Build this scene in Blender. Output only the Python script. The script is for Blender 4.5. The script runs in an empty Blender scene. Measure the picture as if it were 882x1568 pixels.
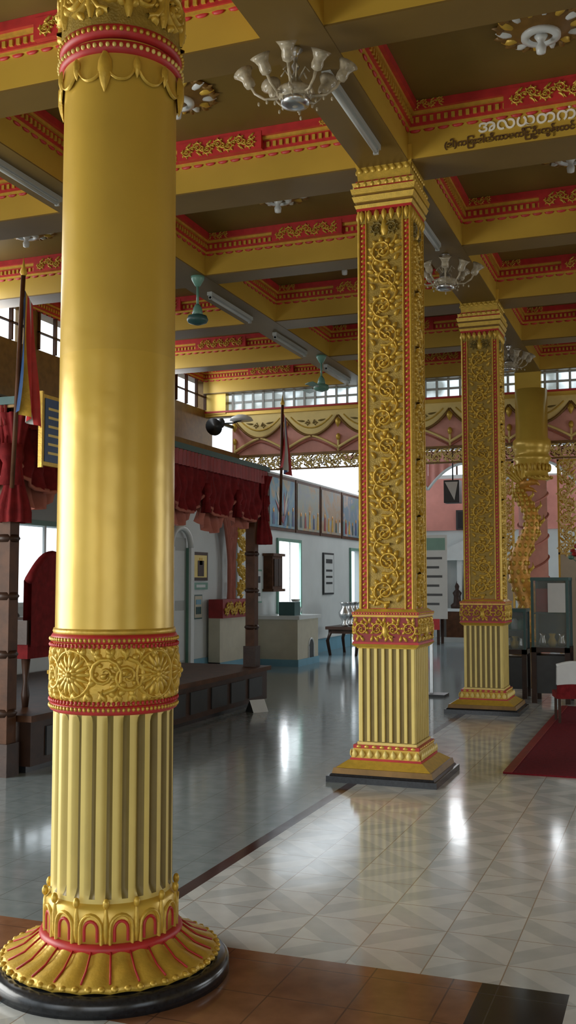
import bpy, math, random
from mathutils import Vector, Matrix
random.seed(4)
sc=bpy.context.scene
try:
    sc.view_settings.view_transform='Standard'; sc.view_settings.look='None'; sc.view_settings.exposure=.22
except Exception: pass
sin,cos,pi=math.sin,math.cos,math.pi

# ------------------------------------------------------------ materials
def pm(name,col,rough=.5,metal=0.,var=.12,scale=6.,bump=0.,bscale=40.,emit=0.,alpha=1.,spec=.5):
    m=bpy.data.materials.new(name); m.use_nodes=True
    nt=m.node_tree; b=nt.nodes['Principled BSDF']
    b.inputs['Roughness'].default_value=rough; b.inputs['Metallic'].default_value=metal
    b.inputs['Specular IOR Level'].default_value=spec; b.inputs['Alpha'].default_value=alpha
    tc=nt.nodes.new('ShaderNodeTexCoord')
    nz=nt.nodes.new('ShaderNodeTexNoise'); nz.inputs['Scale'].default_value=scale; nz.inputs['Detail'].default_value=4
    nt.links.new(tc.outputs['Object'],nz.inputs['Vector'])
    cr=nt.nodes.new('ShaderNodeValToRGB')
    cr.color_ramp.elements[0].position=.3; cr.color_ramp.elements[1].position=.7
    cr.color_ramp.elements[0].color=[c*(1-var) for c in col]+[1]
    cr.color_ramp.elements[1].color=[min(1,c*(1+var)) for c in col]+[1]
    nt.links.new(nz.outputs['Fac'],cr.inputs['Fac']); nt.links.new(cr.outputs['Color'],b.inputs['Base Color'])
    if bump:
        n2=nt.nodes.new('ShaderNodeTexNoise'); n2.inputs['Scale'].default_value=bscale
        nt.links.new(tc.outputs['Object'],n2.inputs['Vector'])
        bp=nt.nodes.new('ShaderNodeBump'); bp.inputs['Strength'].default_value=bump; bp.inputs['Distance'].default_value=.01
        nt.links.new(n2.outputs['Fac'],bp.inputs['Height']); nt.links.new(bp.outputs['Normal'],b.inputs['Normal'])
    if emit:
        nt.links.new(cr.outputs['Color'],b.inputs['Emission Color']); b.inputs['Emission Strength'].default_value=emit
    return m
YEL=pm('yellow_gold_paint',(.70,.47,.075),.29,.22,.06,3,.35,6)
YEL2=pm('yellow_gold_paint_upper',(.65,.435,.07),.32,.22,.06,3,.35,6)
GOLD=pm('gold_leaf',(.64,.42,.06),.38,.28,.14,20,.15,90)
PALE=pm('pale_yellow_paint',(.82,.65,.20),.4,.05,.06,5)
VCREAM=pm('valance_cream_paint',(.90,.72,.28),.5,.0,.06,5)
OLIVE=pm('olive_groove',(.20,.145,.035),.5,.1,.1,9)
PANEL=pm('bronze_panel',(.34,.23,.04),.45,.25,.2,25,.4,120)
RED=pm('red_paint',(.50,.03,.03),.45,0,.15,12)
DRED=pm('dark_red_paint',(.28,.02,.02),.45,0,.2,8)
BLACK=pm('black_granite',(.018,.02,.024),.22,0,.3,60)
BROWN=pm('brown_gilt',(.22,.12,.028),.4,.2,.2,10)
CEIL=pm('ceiling_olive',(.17,.11,.022),.5,.05,.12,1.5)
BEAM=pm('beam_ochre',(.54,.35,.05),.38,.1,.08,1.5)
SOFF=pm('beam_soffit_shaded',(.17,.105,.025),.45,.1,.12,1.5)  # shade under the beams put into the colour, darker than the ochre faces
WHITE=pm('white_wall',(.62,.67,.67),.6,0,.05,2)
GREYW=pm('grey_wall',(.46,.49,.48),.6,0,.08,2)
BLUEB=pm('blue_dado',(.16,.36,.48),.5,0,.08,4)
WOOD=pm('dark_wood',(.045,.022,.014),.4,0,.3,6,.1,40,0,1,.3)
WOOD2=pm('brown_wood',(.085,.034,.014),.5,0,.3,8,.1,40,0,1,.25)
CLOTHR=pm('maroon_cloth',(.17,.012,.014),.8,0,.25,14,.3,40,0,1,.2)
PINK=pm('pink_cloth',(.42,.14,.10),.75,0,.15,6,.2)
PINKW=pm('pink_paint',(.70,.29,.24),.6,0,.1,3)
PINKV=pm('pink_valance',(.74,.36,.30),.6,0,.12,5)
CARPET=pm('carpet_red',(.18,.010,.018),.9,0,.2,50,.4,200,0,1,.2)
GREEN=pm('green_enamel',(.16,.34,.27),.35,0,.08,6)
TEAL=pm('teal_plastic',(.04,.11,.11),.4,0,.1,6)
DARK=pm('dark_plastic',(.025,.028,.03),.4,0,.2,9)
METALW=pm('white_enamel',(.66,.70,.70),.3,0,.04,6)
TUBE=pm('batten_enamel',(.42,.44,.42),.35,0,.04,6)
SILVER=pm('silver',(.55,.56,.56),.25,.9,.1,20)
GLASS=pm('frosted_glass',(.48,.42,.30),.15,0,.25,30,0,40,0,.8,.6)
BLUE=pm('blue_sign',(.04,.09,.22),.4,0,.2,5)
NAGA=pm('naga_gilt',(.66,.31,.05),.35,.25,.3,14,.3,60)
CREAM=pm('cream_tile',(.52,.49,.38),.45,0,.06,6)
GRND=pm('paving',(.22,.21,.19),.8,0,.1,1)
TEXTW=pm('lettering_white',(.85,.83,.72),.5)
TEXTD=pm('lettering_brown',(.10,.05,.015),.5)
GLZ=pm('cabinet_glass',(.35,.42,.43),.05,0,.05,4,0,40,0,.28,.8)

def glassblock():
    m=pm('glass_block_pane',(.70,.80,.84),.2,0,.05,3); nt=m.node_tree; b=nt.nodes['Principled BSDF']
    tc=nt.nodes.new('ShaderNodeTexCoord'); v=nt.nodes.new('ShaderNodeTexNoise'); v.inputs['Scale'].default_value=2.2
    nt.links.new(tc.outputs['Object'],v.inputs['Vector'])
    cr=nt.nodes.new('ShaderNodeValToRGB'); cr.color_ramp.elements[0].position=.42; cr.color_ramp.elements[1].position=.62
    cr.color_ramp.elements[0].color=(.13,.155,.155,1); cr.color_ramp.elements[1].color=(.75,.88,.95,1)
    nt.links.new(v.outputs['Fac'],cr.inputs['Fac']); nt.links.new(cr.outputs['Color'],b.inputs['Emission Color'])
    b.inputs['Emission Strength'].default_value=1.4
    return m
GBLK=glassblock()

def floor_mat():
    m=bpy.data.materials.new('polished_floor_tiles'); m.use_nodes=True; nt=m.node_tree; N=nt.nodes; L=nt.links
    b=N['Principled BSDF']; tc=N.new('ShaderNodeTexCoord'); sep=N.new('ShaderNodeSeparateXYZ'); L.new(tc.outputs['Object'],sep.inputs[0])
    def mt(op,a,bv=None,c=None):
        n=N.new('ShaderNodeMath'); n.operation=op
        for i,x in enumerate((a,bv,c)):
            if x is None: continue
            if isinstance(x,(int,float)): n.inputs[i].default_value=x
            else: L.new(x,n.inputs[i])
        return n.outputs[0]
    X,Y=sep.outputs[0],sep.outputs[1]
    def grid(sz,ox,oy,g):
        fx=mt('FRACT',mt('DIVIDE',mt('ADD',X,ox),sz)); fy=mt('FRACT',mt('DIVIDE',mt('ADD',Y,oy),sz))
        return mt('MAXIMUM',mt('LESS_THAN',fx,g),mt('LESS_THAN',fy,g)),fx,fy
    def between(v,a,bb): return mt('MULTIPLY',mt('GREATER_THAN',v,a),mt('LESS_THAN',v,bb))
    g,fx,fy=grid(.30,100.24,100.29,.016)
    ix=mt('FLOOR',mt('DIVIDE',mt('ADD',X,100.24),.30)); iy=mt('FLOOR',mt('DIVIDE',mt('ADD',Y,100.29),.30))
    par=mt('MODULO',mt('ADD',ix,iy),2.)
    sgn=mt('SUBTRACT',mt('MULTIPLY',par,2.),1.)
    diag=mt('ADD',fx,mt('MULTIPLY',fy,sgn))
    st=mt('FRACT',mt('MULTIPLY',diag,1.0))
    nz=N.new('ShaderNodeTexNoise'); nz.inputs['Scale'].default_value=9; nz.inputs['Detail'].default_value=5; L.new(tc.outputs['Object'],nz.inputs['Vector'])
    tone=mt('ADD',mt('MULTIPLY',mt('LESS_THAN',st,.5),.38),mt('MULTIPLY',nz.outputs['Fac'],.62))
    def ramp(f,c0,c1,p0=0.,p1=1.):
        r=N.new('ShaderNodeValToRGB'); r.color_ramp.elements[0].color=(*c0,1); r.color_ramp.elements[1].color=(*c1,1)
        r.color_ramp.elements[0].position=p0; r.color_ramp.elements[1].position=p1; L.new(f,r.inputs['Fac']); return r.outputs[0]
    def mix(f,a,c):
        n=N.new('ShaderNodeMix'); n.data_type='RGBA'; L.new(f,n.inputs['Factor'])
        for k,x in ((6,a),(7,c)):
            if isinstance(x,tuple): n.inputs[k].default_value=(*x,1)
            else: L.new(x,n.inputs[k])
        return n.outputs[2]
    marble=mix(g,ramp(tone,(.53,.58,.59),(.76,.80,.79),.2,.9),(.37,.31,.25))
    g2,_,_=grid(.30,100.24,100.29,.014)
    grey=mix(g2,ramp(nz.outputs['Fac'],(.22,.28,.30),(.30,.36,.38),.3,.7),(.16,.19,.19))
    col=mix(mt('LESS_THAN',X,-2.27),marble,grey)
    stripe=mt('MULTIPLY',between(X,-2.29,-2.215),mt('GREATER_THAN',Y,3.9))
    col=mix(stripe,col,(.055,.018,.012))
    tg,_,_=grid(.30,100.11,100.29,.02)
    terra=mix(tg,ramp(nz.outputs['Fac'],(.24,.115,.06),(.34,.17,.09),.3,.7),(.15,.08,.05))
    band=between(Y,3.13,3.91)
    col=mix(mt('MULTIPLY',band,mt('LESS_THAN',X,-.70)),col,terra)
    col=mix(mt('MULTIPLY',band,between(X,-.70,-.385)),col,ramp(nz.outputs['Fac'],(.012,.015,.02),(.04,.045,.05)))
    gb=mt('MULTIPLY',mt('MULTIPLY',band,between(X,-.70,-.385)),g)
    col=mix(gb,col,(.07,.07,.07))
    L.new(col,b.inputs['Base Color'])
    n3=N.new('ShaderNodeTexNoise'); n3.inputs['Scale'].default_value=14; L.new(tc.outputs['Object'],n3.inputs['Vector'])
    L.new(mt('ADD',mt('MULTIPLY',n3.outputs['Fac'],.05),.095),b.inputs['Roughness'])
    n4=N.new('ShaderNodeTexNoise'); n4.inputs['Scale'].default_value=3.2; L.new(tc.outputs['Object'],n4.inputs['Vector'])
    bp=N.new('ShaderNodeBump'); bp.inputs['Strength'].default_value=.14; bp.inputs['Distance'].default_value=.006
    L.new(mt('SUBTRACT',n4.outputs['Fac'],mt('MULTIPLY',g,.15)),bp.inputs['Height']); L.new(bp.outputs['Normal'],b.inputs['Normal'])
    b.inputs['Specular IOR Level'].default_value=.6
    return m
FLOOR=floor_mat()

# ------------------------------------------------------------ mesh builder
class M:
    def __init__(s): s.v=[];s.f=[];s.m=[];s.mats=[];s.sm=[]
    def mi(s,mat):
        if mat not in s.mats: s.mats.append(mat)
        return s.mats.index(mat)
    def add(s,vs,fs,mat,smooth=False,xf=None):
        o=len(s.v)
        if xf: vs=[xf@Vector(v) for v in vs]
        s.v+= [tuple(v) for v in vs]; k=s.mi(mat)
        for f in fs: s.f.append([i+o for i in f]); s.m.append(k); s.sm.append(smooth)
    def box(s,x0,x1,y0,y1,z0,z1,mat,xf=None):
        vs=[(x,y,z) for z in (z0,z1) for y in (y0,y1) for x in (x0,x1)]
        s.add(vs,[(0,2,3,1),(4,5,7,6),(0,1,5,4),(2,6,7,3),(0,4,6,2),(1,3,7,5)],mat,False,xf)
    def frustum(s,cx,cy,w0,w1,z0,z1,mat):
        vs=[(cx+a*w/2,cy+b*w/2,z) for w,z in ((w0,z0),(w1,z1)) for a,b in ((-1,-1),(1,-1),(1,1),(-1,1))]
        s.add(vs,[(3,2,1,0),(4,5,6,7)]+[(i,(i+1)%4,4+(i+1)%4,4+i) for i in range(4)],mat)
    def lathe(s,prof,mat,n=32,c=(0,0,0),smooth=True,xf=None,cap=True):
        vs=[];fs=[]
        for r,z in prof:
            for i in range(n):
                a=2*pi*i/n; vs.append((c[0]+r*cos(a),c[1]+r*sin(a),c[2]+z))
        for j in range(len(prof)-1):
            for i in range(n):
                k=(i+1)%n; fs.append((j*n+i,j*n+k,(j+1)*n+k,(j+1)*n+i))
        if cap:
            fs.append(tuple(range(n))[::-1]); fs.append(tuple((len(prof)-1)*n+i for i in range(n)))
        s.add(vs,fs,mat,smooth,xf)
    def ell(s,c,r,mat,nu=8,nv=5,xf=None):
        vs=[];fs=[]
        for j in range(1,nv):
            p=pi*j/nv
            for i in range(nu):
                a=2*pi*i/nu; vs.append((c[0]+r[0]*sin(p)*cos(a),c[1]+r[1]*sin(p)*sin(a),c[2]+r[2]*cos(p)))
        t=len(vs); vs+=[(c[0],c[1],c[2]+r[2]),(c[0],c[1],c[2]-r[2])]
        for j in range(nv-2):
            for i in range(nu):
                k=(i+1)%nu; fs.append((j*nu+i,(j+1)*nu+i,(j+1)*nu+k,j*nu+k))
        for i in range(nu):
            k=(i+1)%nu; fs.append((t,i,k)); fs.append((t+1,(nv-2)*nu+k,(nv-2)*nu+i))
        s.add(vs,fs,mat,True,xf)
    def tube(s,pts,r,mat,n=8,xf=None):
        pts=[Vector(p) for p in pts]
        if not isinstance(r,(list,tuple)): r=[r]*len(pts)
        vs=[];fs=[]; up=Vector((0.13,.21,1)).normalized(); 
        for i,p in enumerate(pts):
            d=(pts[min(i+1,len(pts)-1)]-pts[max(i-1,0)]).normalized()
            a=d.cross(up)
            if a.length<.05: a=d.cross(Vector((1,0,0)))
            a.normalize(); b=d.cross(a)
            for k in range(n):
                t=2*pi*k/n; vs.append(p+(a*cos(t)+b*sin(t))*r[i])
        for j in range(len(pts)-1):
            for k in range(n):
                q=(k+1)%n; fs.append((j*n+k,j*n+q,(j+1)*n+q,(j+1)*n+k))
        fs.append(tuple(range(n))[::-1]); fs.append(tuple((len(pts)-1)*n+k for k in range(n)))
        s.add(vs,fs,mat,True,xf)
    def grid(s,fn,nu,nv,mat,smooth=True):
        vs=[fn(i/nu,j/nv) for j in range(nv+1) for i in range(nu+1)]
        fs=[(j*(nu+1)+i,j*(nu+1)+i+1,(j+1)*(nu+1)+i+1,(j+1)*(nu+1)+i) for j in range(nv) for i in range(nu)]
        s.add(vs,fs,mat,smooth)
    def ridge(s,f,pts,wid,h,mat):
        n=len(pts); vs=[]
        if not isinstance(wid,(list,tuple)): wid=[wid]*n
        for i,(u,v) in enumerate(pts):
            a=pts[max(0,i-1)]; b=pts[min(n-1,i+1)]
            dx,dy=b[0]-a[0],b[1]-a[1]; l=math.hypot(dx,dy) or 1; nx,ny=-dy/l,dx/l; w=wid[i]
            hh=h*(min(1,w/max(wid)*1.3))
            vs+= [f(u+nx*w,v+ny*w,0),f(u+nx*w*.45,v+ny*w*.45,hh),f(u-nx*w*.45,v-ny*w*.45,hh),f(u-nx*w,v-ny*w,0)]
        fs=[]
        for i in range(n-1):
            for k in range(3): fs.append((i*4+k,i*4+k+1,(i+1)*4+k+1,(i+1)*4+k))
        s.add(vs,fs,mat,True)
    def leaf(s,f,p,ang,L,W,h,mat,bend=.5):
        pts=[];a=ang;x,y=p
        for i in range(6):
            pts.append((x,y)); x+=cos(a)*L/5; y+=sin(a)*L/5; a+=bend/5
        s.ridge(f,pts,[W*k for k in (.35,.9,1.,.8,.5,.06)],h,mat)
    def scroll(s,f,c,R,a0,d,h,mat,leaves=7,w=None,lw=1.):
        w=w or R*.13; pts=[];ws=[]
        for i in range(19):
            t=i/18; a=a0+d*t*3.6*pi*.9; r=R*(1-t)**.85*.92+R*.10
            pts.append((c[0]+r*cos(a),c[1]+r*sin(a))); ws.append(w*(1.15-.5*t))
        s.ridge(f,pts,ws,h,mat)
        s.leaf(f,c,a0,R*.3,R*.2*lw,h*1.3,mat,2)
        for k in range(leaves):
            a=a0+d*(.25+k*1.75*pi/leaves); rr=R*(1-.045*k)
            s.leaf(f,(c[0]+rr*cos(a),c[1]+rr*sin(a)),a+d*1.0,R*.55,R*.17*lw,h*.9,mat,-d*1.3)
            if k%2: s.leaf(f,(c[0]+rr*.62*cos(a),c[1]+rr*.62*sin(a)),a+d*1.9,R*.3,R*.1*lw,h*.8,mat,-d)
    def vine(s,f,length,width,mat,h=.012,unit=None,horiz=False,big=False):
        unit=unit or width*.62; n=max(1,round(length/unit)); unit=length/n
        g=(lambda u,v,dd:f(v,u,dd)) if horiz else f
        st=[];k=n*6
        for i in range(k+1):
            v=i/k*length; st.append((-width*(.34 if big else .20)*cos(v/unit*pi),v))
        s.ridge(g,st,width*.035,h*.8,mat)
        for i in range(n):
            sd=1 if i%2 else -1
            if big:
                s.scroll(g,(sd*width*.05,(i+.5)*unit),min(unit*.42,width*.36),-pi/2-sd*.5,sd,h,mat,9,width*.034,1.35)
                for q in range(3):
                    s.leaf(g,(-sd*width*(.30),(i+.12+.3*q)*unit),pi/2+sd*(.2+.35*q),unit*.30,width*.06,h,mat,sd*1.1)
                    s.leaf(g,(sd*width*(.36),(i+.06+.16*q)*unit),pi/2-sd*(.9-.5*q),unit*.22,width*.05,h*.8,mat,-sd*1.1)
            else:
                s.scroll(g,(sd*width*.11,(i+.5)*unit),min(unit*.5,width*.36),-pi/2-sd*.5,sd,h,mat)
                s.leaf(g,(-sd*width*.2,(i+.35)*unit),pi/2+sd*.4,unit*.6,width*.07,h,mat,sd*1.1)
                s.leaf(g,(-sd*width*.28,(i+.7)*unit),pi/2+sd*1.3,unit*.4,width*.05,h,mat,-sd)
    def build(s,name,parent=None,loc=(0,0,0),rot=0,scale=1):
        me=bpy.data.meshes.new(name); me.from_pydata(s.v,[],s.f)
        for m in s.mats: me.materials.append(m)
        me.polygons.foreach_set('material_index',s.m); me.polygons.foreach_set('use_smooth',s.sm); me.update()
        o=bpy.data.objects.new(name,me); sc.collection.objects.link(o); o.location=loc; o.rotation_euler[2]=rot; o.scale=(scale,)*3
        if parent: o.parent=parent
        return o
def inst(o,loc,rot=0,name=None):
    c=bpy.data.objects.new(name or o.name.split('.')[0],o.data); sc.collection.objects.link(c); c.location=loc; c.rotation_euler[2]=rot; c.scale=o.scale; return c
def wallgrid(m,axis,p0,p1,a0,a1,z0,z1,holes,mat):
    A=sorted({a0,a1,*[h[0] for h in holes],*[h[1] for h in holes]}); Z=sorted({z0,z1,*[h[2] for h in holes],*[h[3] for h in holes]})
    for i in range(len(A)-1):
        for j in range(len(Z)-1):
            ca=(A[i]+A[i+1])/2; cz=(Z[j]+Z[j+1])/2
            if any(h[0]<ca<h[1] and h[2]<cz<h[3] for h in holes): continue
            if axis=='x': m.box(p0,p1,A[i],A[i+1],Z[j],Z[j+1],mat)
            else: m.box(A[i],A[i+1],p0,p1,Z[j],Z[j+1],mat)

CX=-2.04
# ------------------------------------------------------------ shell
m=M(); m.box(-9,7,-5,26,-.2,0,FLOOR); m.build('floor')
m=M(); m.box(-60,60,-50,70,-.4,-.25,GRND); m.build('ground')
m=M(); m.box(-7.9,7,-5,16.4,5.18,5.35,CEIL); m.build('ceiling')
m=M(); m.box(-7.3,7,16.2,25.4,4.95,5.1,GREYW); m.build('ceiling')
# beams
BX=[-4.8,-2.04,.58,3.6]; BY=[-.67,1.43,3.53,5.63,7.73,9.83,11.93,14.03,16.13]
m=M()
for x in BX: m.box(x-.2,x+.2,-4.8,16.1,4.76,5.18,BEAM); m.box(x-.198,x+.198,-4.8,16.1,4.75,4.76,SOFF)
for i,y in enumerate(BY):
    w=.21 if i%2==0 else .16
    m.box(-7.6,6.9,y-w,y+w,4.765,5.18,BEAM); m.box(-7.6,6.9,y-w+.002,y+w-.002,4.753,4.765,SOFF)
m.build('ceiling_beams')
# cornices round every bay
XE=[-7.6]+BX; m=M()
def cornice(x0,x1,y0,y1):
    for k,(pz0,pz1,pr,mt) in enumerate(((4.985,5.01,.02,GOLD),(5.01,5.09,.035,RED),(5.09,5.115,.06,GOLD),(5.115,5.179,.09,RED))):
        m.box(x0,x1,y0,y0+pr,pz0,pz1,mt); m.box(x0,x1,y1-pr,y1,pz0,pz1,mt)
        m.box(x0,x0+pr,y0+pr,y1-pr,pz0,pz1,mt); m.box(x1-pr,x1,y0+pr,y1-pr,pz0,pz1,mt)
    n=int((x1-x0)/.055)
    for i in range(n):
        x=x0+(i+.5)*(x1-x0)/n
        if .36<(i+.5)/n<.64: continue
        m.box(x-.013,x+.013,y1-.05,y1-.034,5.03,5.07,GOLD)
    n=int((y1-y0)/.055)
    for i in range(n):
        y=y0+(i+.5)*(y1-y0)/n
        m.box(x0+.034,x0+.05,y-.013,y+.013,5.03,5.07,GOLD); m.box(x1-.05,x1-.034,y-.013,y+.013,5.03,5.07,GOLD)
    L=(x1-x0)*.28; c=(x0+x1)/2
    m.box(c-L/2-.05,c+L/2+.05,y1-.095,y1-.05,5.005,5.15,RED)
    m.vine(lambda u,v,d:(c-L/2+u,y1-.096-d,5.08+v),L,.12,GOLD,.014,.10,True)
    for q in (x0+.05,x1-.3): m.vine(lambda u,v,d:(q+u,y1-.09-d,5.148+v),.25,.07,GOLD,.01,.06,True)
    ns=int((x1-x0)/.11); w=(x1-x0)/ns
    for i in range(ns): m.ell((x0+(i+.5)*w,y1-.006,4.985),(w*.42,.012,.022),RED,8,4)
    ns=int((y1-y0)/.11); w=(y1-y0)/ns
    for i in range(ns):
        m.ell((x0+.006,y0+(i+.5)*w,4.985),(.012,w*.42,.022),RED,8,4); m.ell((x1-.006,y0+(i+.5)*w,4.985),(.012,w*.42,.022),RED,8,4)
for i in range(len(XE)-1):
    for j in range(len(BY)-1):
        if BY[j]<1: continue
        wa=.21 if j%2==0 else .16; wb=.16 if j%2==0 else .21
        cornice(XE[i]+(.2 if i else 0),XE[i+1]-.2,BY[j]+wa,BY[j+1]-wb)
m.build('trim_cornice')
# medallions
m=M(); m.lathe([(.29,0),(.29,-.02),(.27,-.03),(.25,-.015),(.20,-.03),(.16,-.06),(.09,-.075)],BROWN,32)
def fm(u,v,d): return (u,v,-.012-d)
for k in range(14):
    a=2*pi*k/14; m.leaf(fm,(.17*cos(a),.17*sin(a)),a,.13,.03,.03,METALW if k%2 else GOLD,.4)
    m.leaf(fm,(.24*cos(a+.2),.24*sin(a+.2)),a+.9,.09,.022,.02,BROWN,-1)
m.lathe([(.13,-.06),(.13,-.085),(.08,-.095),(.075,-.07)],METALW,24)
m.lathe([(.05,-.07),(.03,-.10),(.018,-.12),(.035,-.15),(.03,-.19),(.0,-.20)],METALW,12)
med=None
for x in (-6.25,-3.42,-.73,2.1):
    for j in range(2,len(BY)-1):
        p=(x,(BY[j]+BY[j+1])/2,5.18)
        if med is None: med=m.build('ceiling_medallion',loc=p)
        else: inst(med,p)

# ------------------------------------------------------------ round fluted column
def round_column():
    m=M(); NF=24
    m.lathe([(.455,0),(.455,.045),(.44,.06),(.40,.062)],BLACK,64)
    n=NF*6; prof=[(.405,.062),(.412,.075),(.395,.09),(.35,.105),(.305,.125),(.272,.15),(.262,.165)]
    vs=[];fs=[]
    for j,(r,z) in enumerate(prof):
        for i in range(n):
            ph=(i%6)/6; rr=r+(.006*sin(pi*ph)-.004); a=2*pi*i/n
            vs.append((rr*cos(a),rr*sin(a),z+.008*sin(pi*ph)))
    for j in range(len(prof)-1):
        for i in range(n): fs.append((j*n+i,j*n+(i+1)%n,(j+1)*n+(i+1)%n,(j+1)*n+i))
    m.add(vs,fs,GOLD,True)
    for i in range(NF):
        a=2*pi*i/NF; m.tube([(.265*cos(a),.265*sin(a),.165),(.33*cos(a),.33*sin(a),.116),(.39*cos(a),.39*sin(a),.094)],.004,RED,5)
    for i in range(56):
        a=2*pi*i/56; m.ell((.408*cos(a),.408*sin(a),.082),(.015,.015,.011),GOLD,6,4)
    m.lathe([(.27,.15),(.274,.165),(.268,.178),(.254,.182)],RED,64)
    m.lathe([(.25,.175),(.25,.30),(.232,.32)],YEL,64)
    def fc(r0): return lambda u,v,d:((r0+d)*cos(u/r0),(r0+d)*sin(u/r0),v)
    f=fc(.25); NA=14
    for i in range(NA):
        u0=2*pi*.25*i/NA; w=2*pi*.25/NA
        arc=[(u0+w*.36*cos(t),.235+.05*sin(t)) for t in [pi*k/8 for k in range(9)]]
        m.ridge(f,[(u0+w*.36,.18)]+arc+[(u0-w*.36,.18)],.007,.010,GOLD)
        arc=[(u0+w*.22*cos(t),.232+.03*sin(t)) for t in [pi*k/8 for k in range(9)]]
        m.ridge(f,[(u0+w*.22,.19)]+arc+[(u0-w*.22,.19)],.006,.006,RED)
        m.leaf(f,(u0+w*.5,.185),pi/2,.14,.012,.010,GOLD,0)
        m.ell(((.253)*cos((u0+w*.5)/.25),(.253)*sin((u0+w*.5)/.25),.325),(.013,.013,.020),GOLD,8,5)
    K=8;n=NF*K; zs=[.30,.335,.35,.37,.97,.99,1.0,1.02]; am=[0,0,.012,.02,.02,.012,0,0]
    vs=[];yf=[];of=[]
    for z,a_ in zip(zs,am):
        for i in range(n):
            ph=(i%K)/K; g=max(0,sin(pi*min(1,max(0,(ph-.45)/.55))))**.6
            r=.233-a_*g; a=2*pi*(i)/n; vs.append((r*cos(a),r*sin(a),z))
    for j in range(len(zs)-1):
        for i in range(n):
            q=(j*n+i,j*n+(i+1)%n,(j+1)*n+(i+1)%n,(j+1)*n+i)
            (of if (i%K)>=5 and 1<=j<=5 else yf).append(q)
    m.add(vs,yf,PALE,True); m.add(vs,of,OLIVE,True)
    m.lathe([(.233,1.0),(.246,1.008),(.246,1.03),(.24,1.036)],RED,64); m.lathe([(.238,1.03),(.238,1.27)],GOLD,64,cap=False)
    m.lathe([(.238,1.262),(.247,1.268),(.247,1.285),(.24,1.297)],RED,64)
    m.lathe([(.236,1.296),(.240,1.306),(.236,1.318)],GOLD,64)
    for z in (1.022,1.045,1.255,1.277):
        for i in range(84):
            a=2*pi*i/84; m.ell((.247*cos(a),.247*sin(a),z),(.007,.007,.0085),GOLD if z in(1.022,1.277) else RED,5,4)
    f=fc(.238); C=2*pi*.238
    for i in range(9):
        u0=C*i/9; w=C/9
        if i%2==0:
            for k in range(16): m.leaf(f,(u0+w*.5+.015*cos(2*pi*k/16),1.15+.015*sin(2*pi*k/16)),2*pi*k/16,.075,.012,.018,GOLD,.15)
            for k in range(10): m.leaf(f,(u0+w*.5,1.15),2*pi*k/10+.2,.045,.010,.024,GOLD,.15)
            m.ell((.26*cos((u0+w*.5)/.238),.26*sin((u0+w*.5)/.238),1.15),(.012,.012,.012),GOLD)
            m.ridge(f,[(u0+w*.5+.084*cos(2*pi*k/24),1.15+.088*sin(2*pi*k/24)) for k in range(25)],.006,.014,GOLD)
        else:
            m.scroll(f,(u0+w*.28,1.155),.070,-pi/2,1,.016,GOLD,9,None,1.3); m.scroll(f,(u0+w*.80,1.145),.066,pi/2,-1,.016,GOLD,9,None,1.3)
        for q in range(6): m.leaf(f,(u0+w*q/6,1.052),pi/2+(-.5 if q%2 else .5),.05,.012,.013,GOLD,.5)
        for q in range(6): m.leaf(f,(u0+w*q/6,1.248),-pi/2+(-.5 if q%2 else .5),.05,.012,.013,GOLD,.5)
    m.lathe([(.2315,1.3),(.2283,2.38)],YEL,96,cap=False)
    m.lathe([(.2283,2.38),(.225,3.6)],YEL2,96,cap=False)
    n=12
    for i in range(n):
        a0=2*pi*i/n
        def fn(u,v,a0=a0):
            s_=(u-.5)*2; z=3.55-v*.115*(1-abs(s_)**2.4*.55); a=a0+s_*.5*2*pi/n
            r=.230+.006*v+.012*(v**3)*(1-abs(s_)) ; return (r*cos(a),r*sin(a),z)
        m.grid(fn,12,6,YEL2)
        pts=[(.236*(a0+(t*2-1)*.5*2*pi/n),3.55-.115*(1-abs(t*2-1)**2.4*.55)) for t in [k/12 for k in range(13)]]
        m.ridge(lambda u,v,d:((.235+d)*cos(u/.236),(.235+d)*sin(u/.236),v),pts,.006,.011,GOLD)
        a=a0+pi/n; m.leaf(lambda u,v,d:((.240+d)*cos(u/.245),(.240+d)*sin(u/.245),v),(.245*a,3.53),-pi/2,.085,.016,.014,GOLD,0)
        if i%3==0: m.leaf(lambda u,v,d:((.240+d)*cos(u/.245),(.240+d)*sin(u/.245),v),(.245*a,3.54),-pi/2,.16,.03,.02,GOLD,0)
    for z,mt in ((3.565,RED),(3.63,RED)):
        m.lathe([(.23,z-.025),(.244,z-.02),(.248,z+.0),(.244,z+.02),(.23,z+.025)],mt,64)
    for z in (3.565,3.63):
        for i in range(60):
            a=2*pi*i/60; m.ell((.249*cos(a),.249*sin(a),z),(.009,.009,.010),PALE if z<3.6 else GOLD,6,4)
    m.lathe([(.236,3.65),(.241,3.70),(.241,3.98)],PANEL,64,cap=False)
    f=fc(.241)
    for i in range(10):
        u0=2*pi*.241*i/10; m.scroll(f,(u0,3.78),.075,-pi/2,1 if i%2 else -1,.02,GOLD,9,None,1.3)
        m.leaf(f,(u0+.078,3.68),pi/2,.2,.02,.02,GOLD,0)
    for z in (3.99,4.2,4.5): m.lathe([(.24,z-.03),(.27,z-.02),(.275,z),(.27,z+.02),(.24,z+.03)],RED if z<4.1 else GOLD,64)
    m.lathe([(.235,4.0),(.23,4.48)],YEL2,64,cap=False)
    m.lathe([(.235,4.5),(.25,4.56),(.29,4.62),(.30,4.66),(.24,4.7)],GOLD,64); m.box(-.22,.22,-.22,.22,4.66,4.86,YEL2)
    return m
rc=round_column().build('fluted_round_column',loc=(-2.065,3.53,0))
inst(rc,(-2.065,-.67,0))

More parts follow.
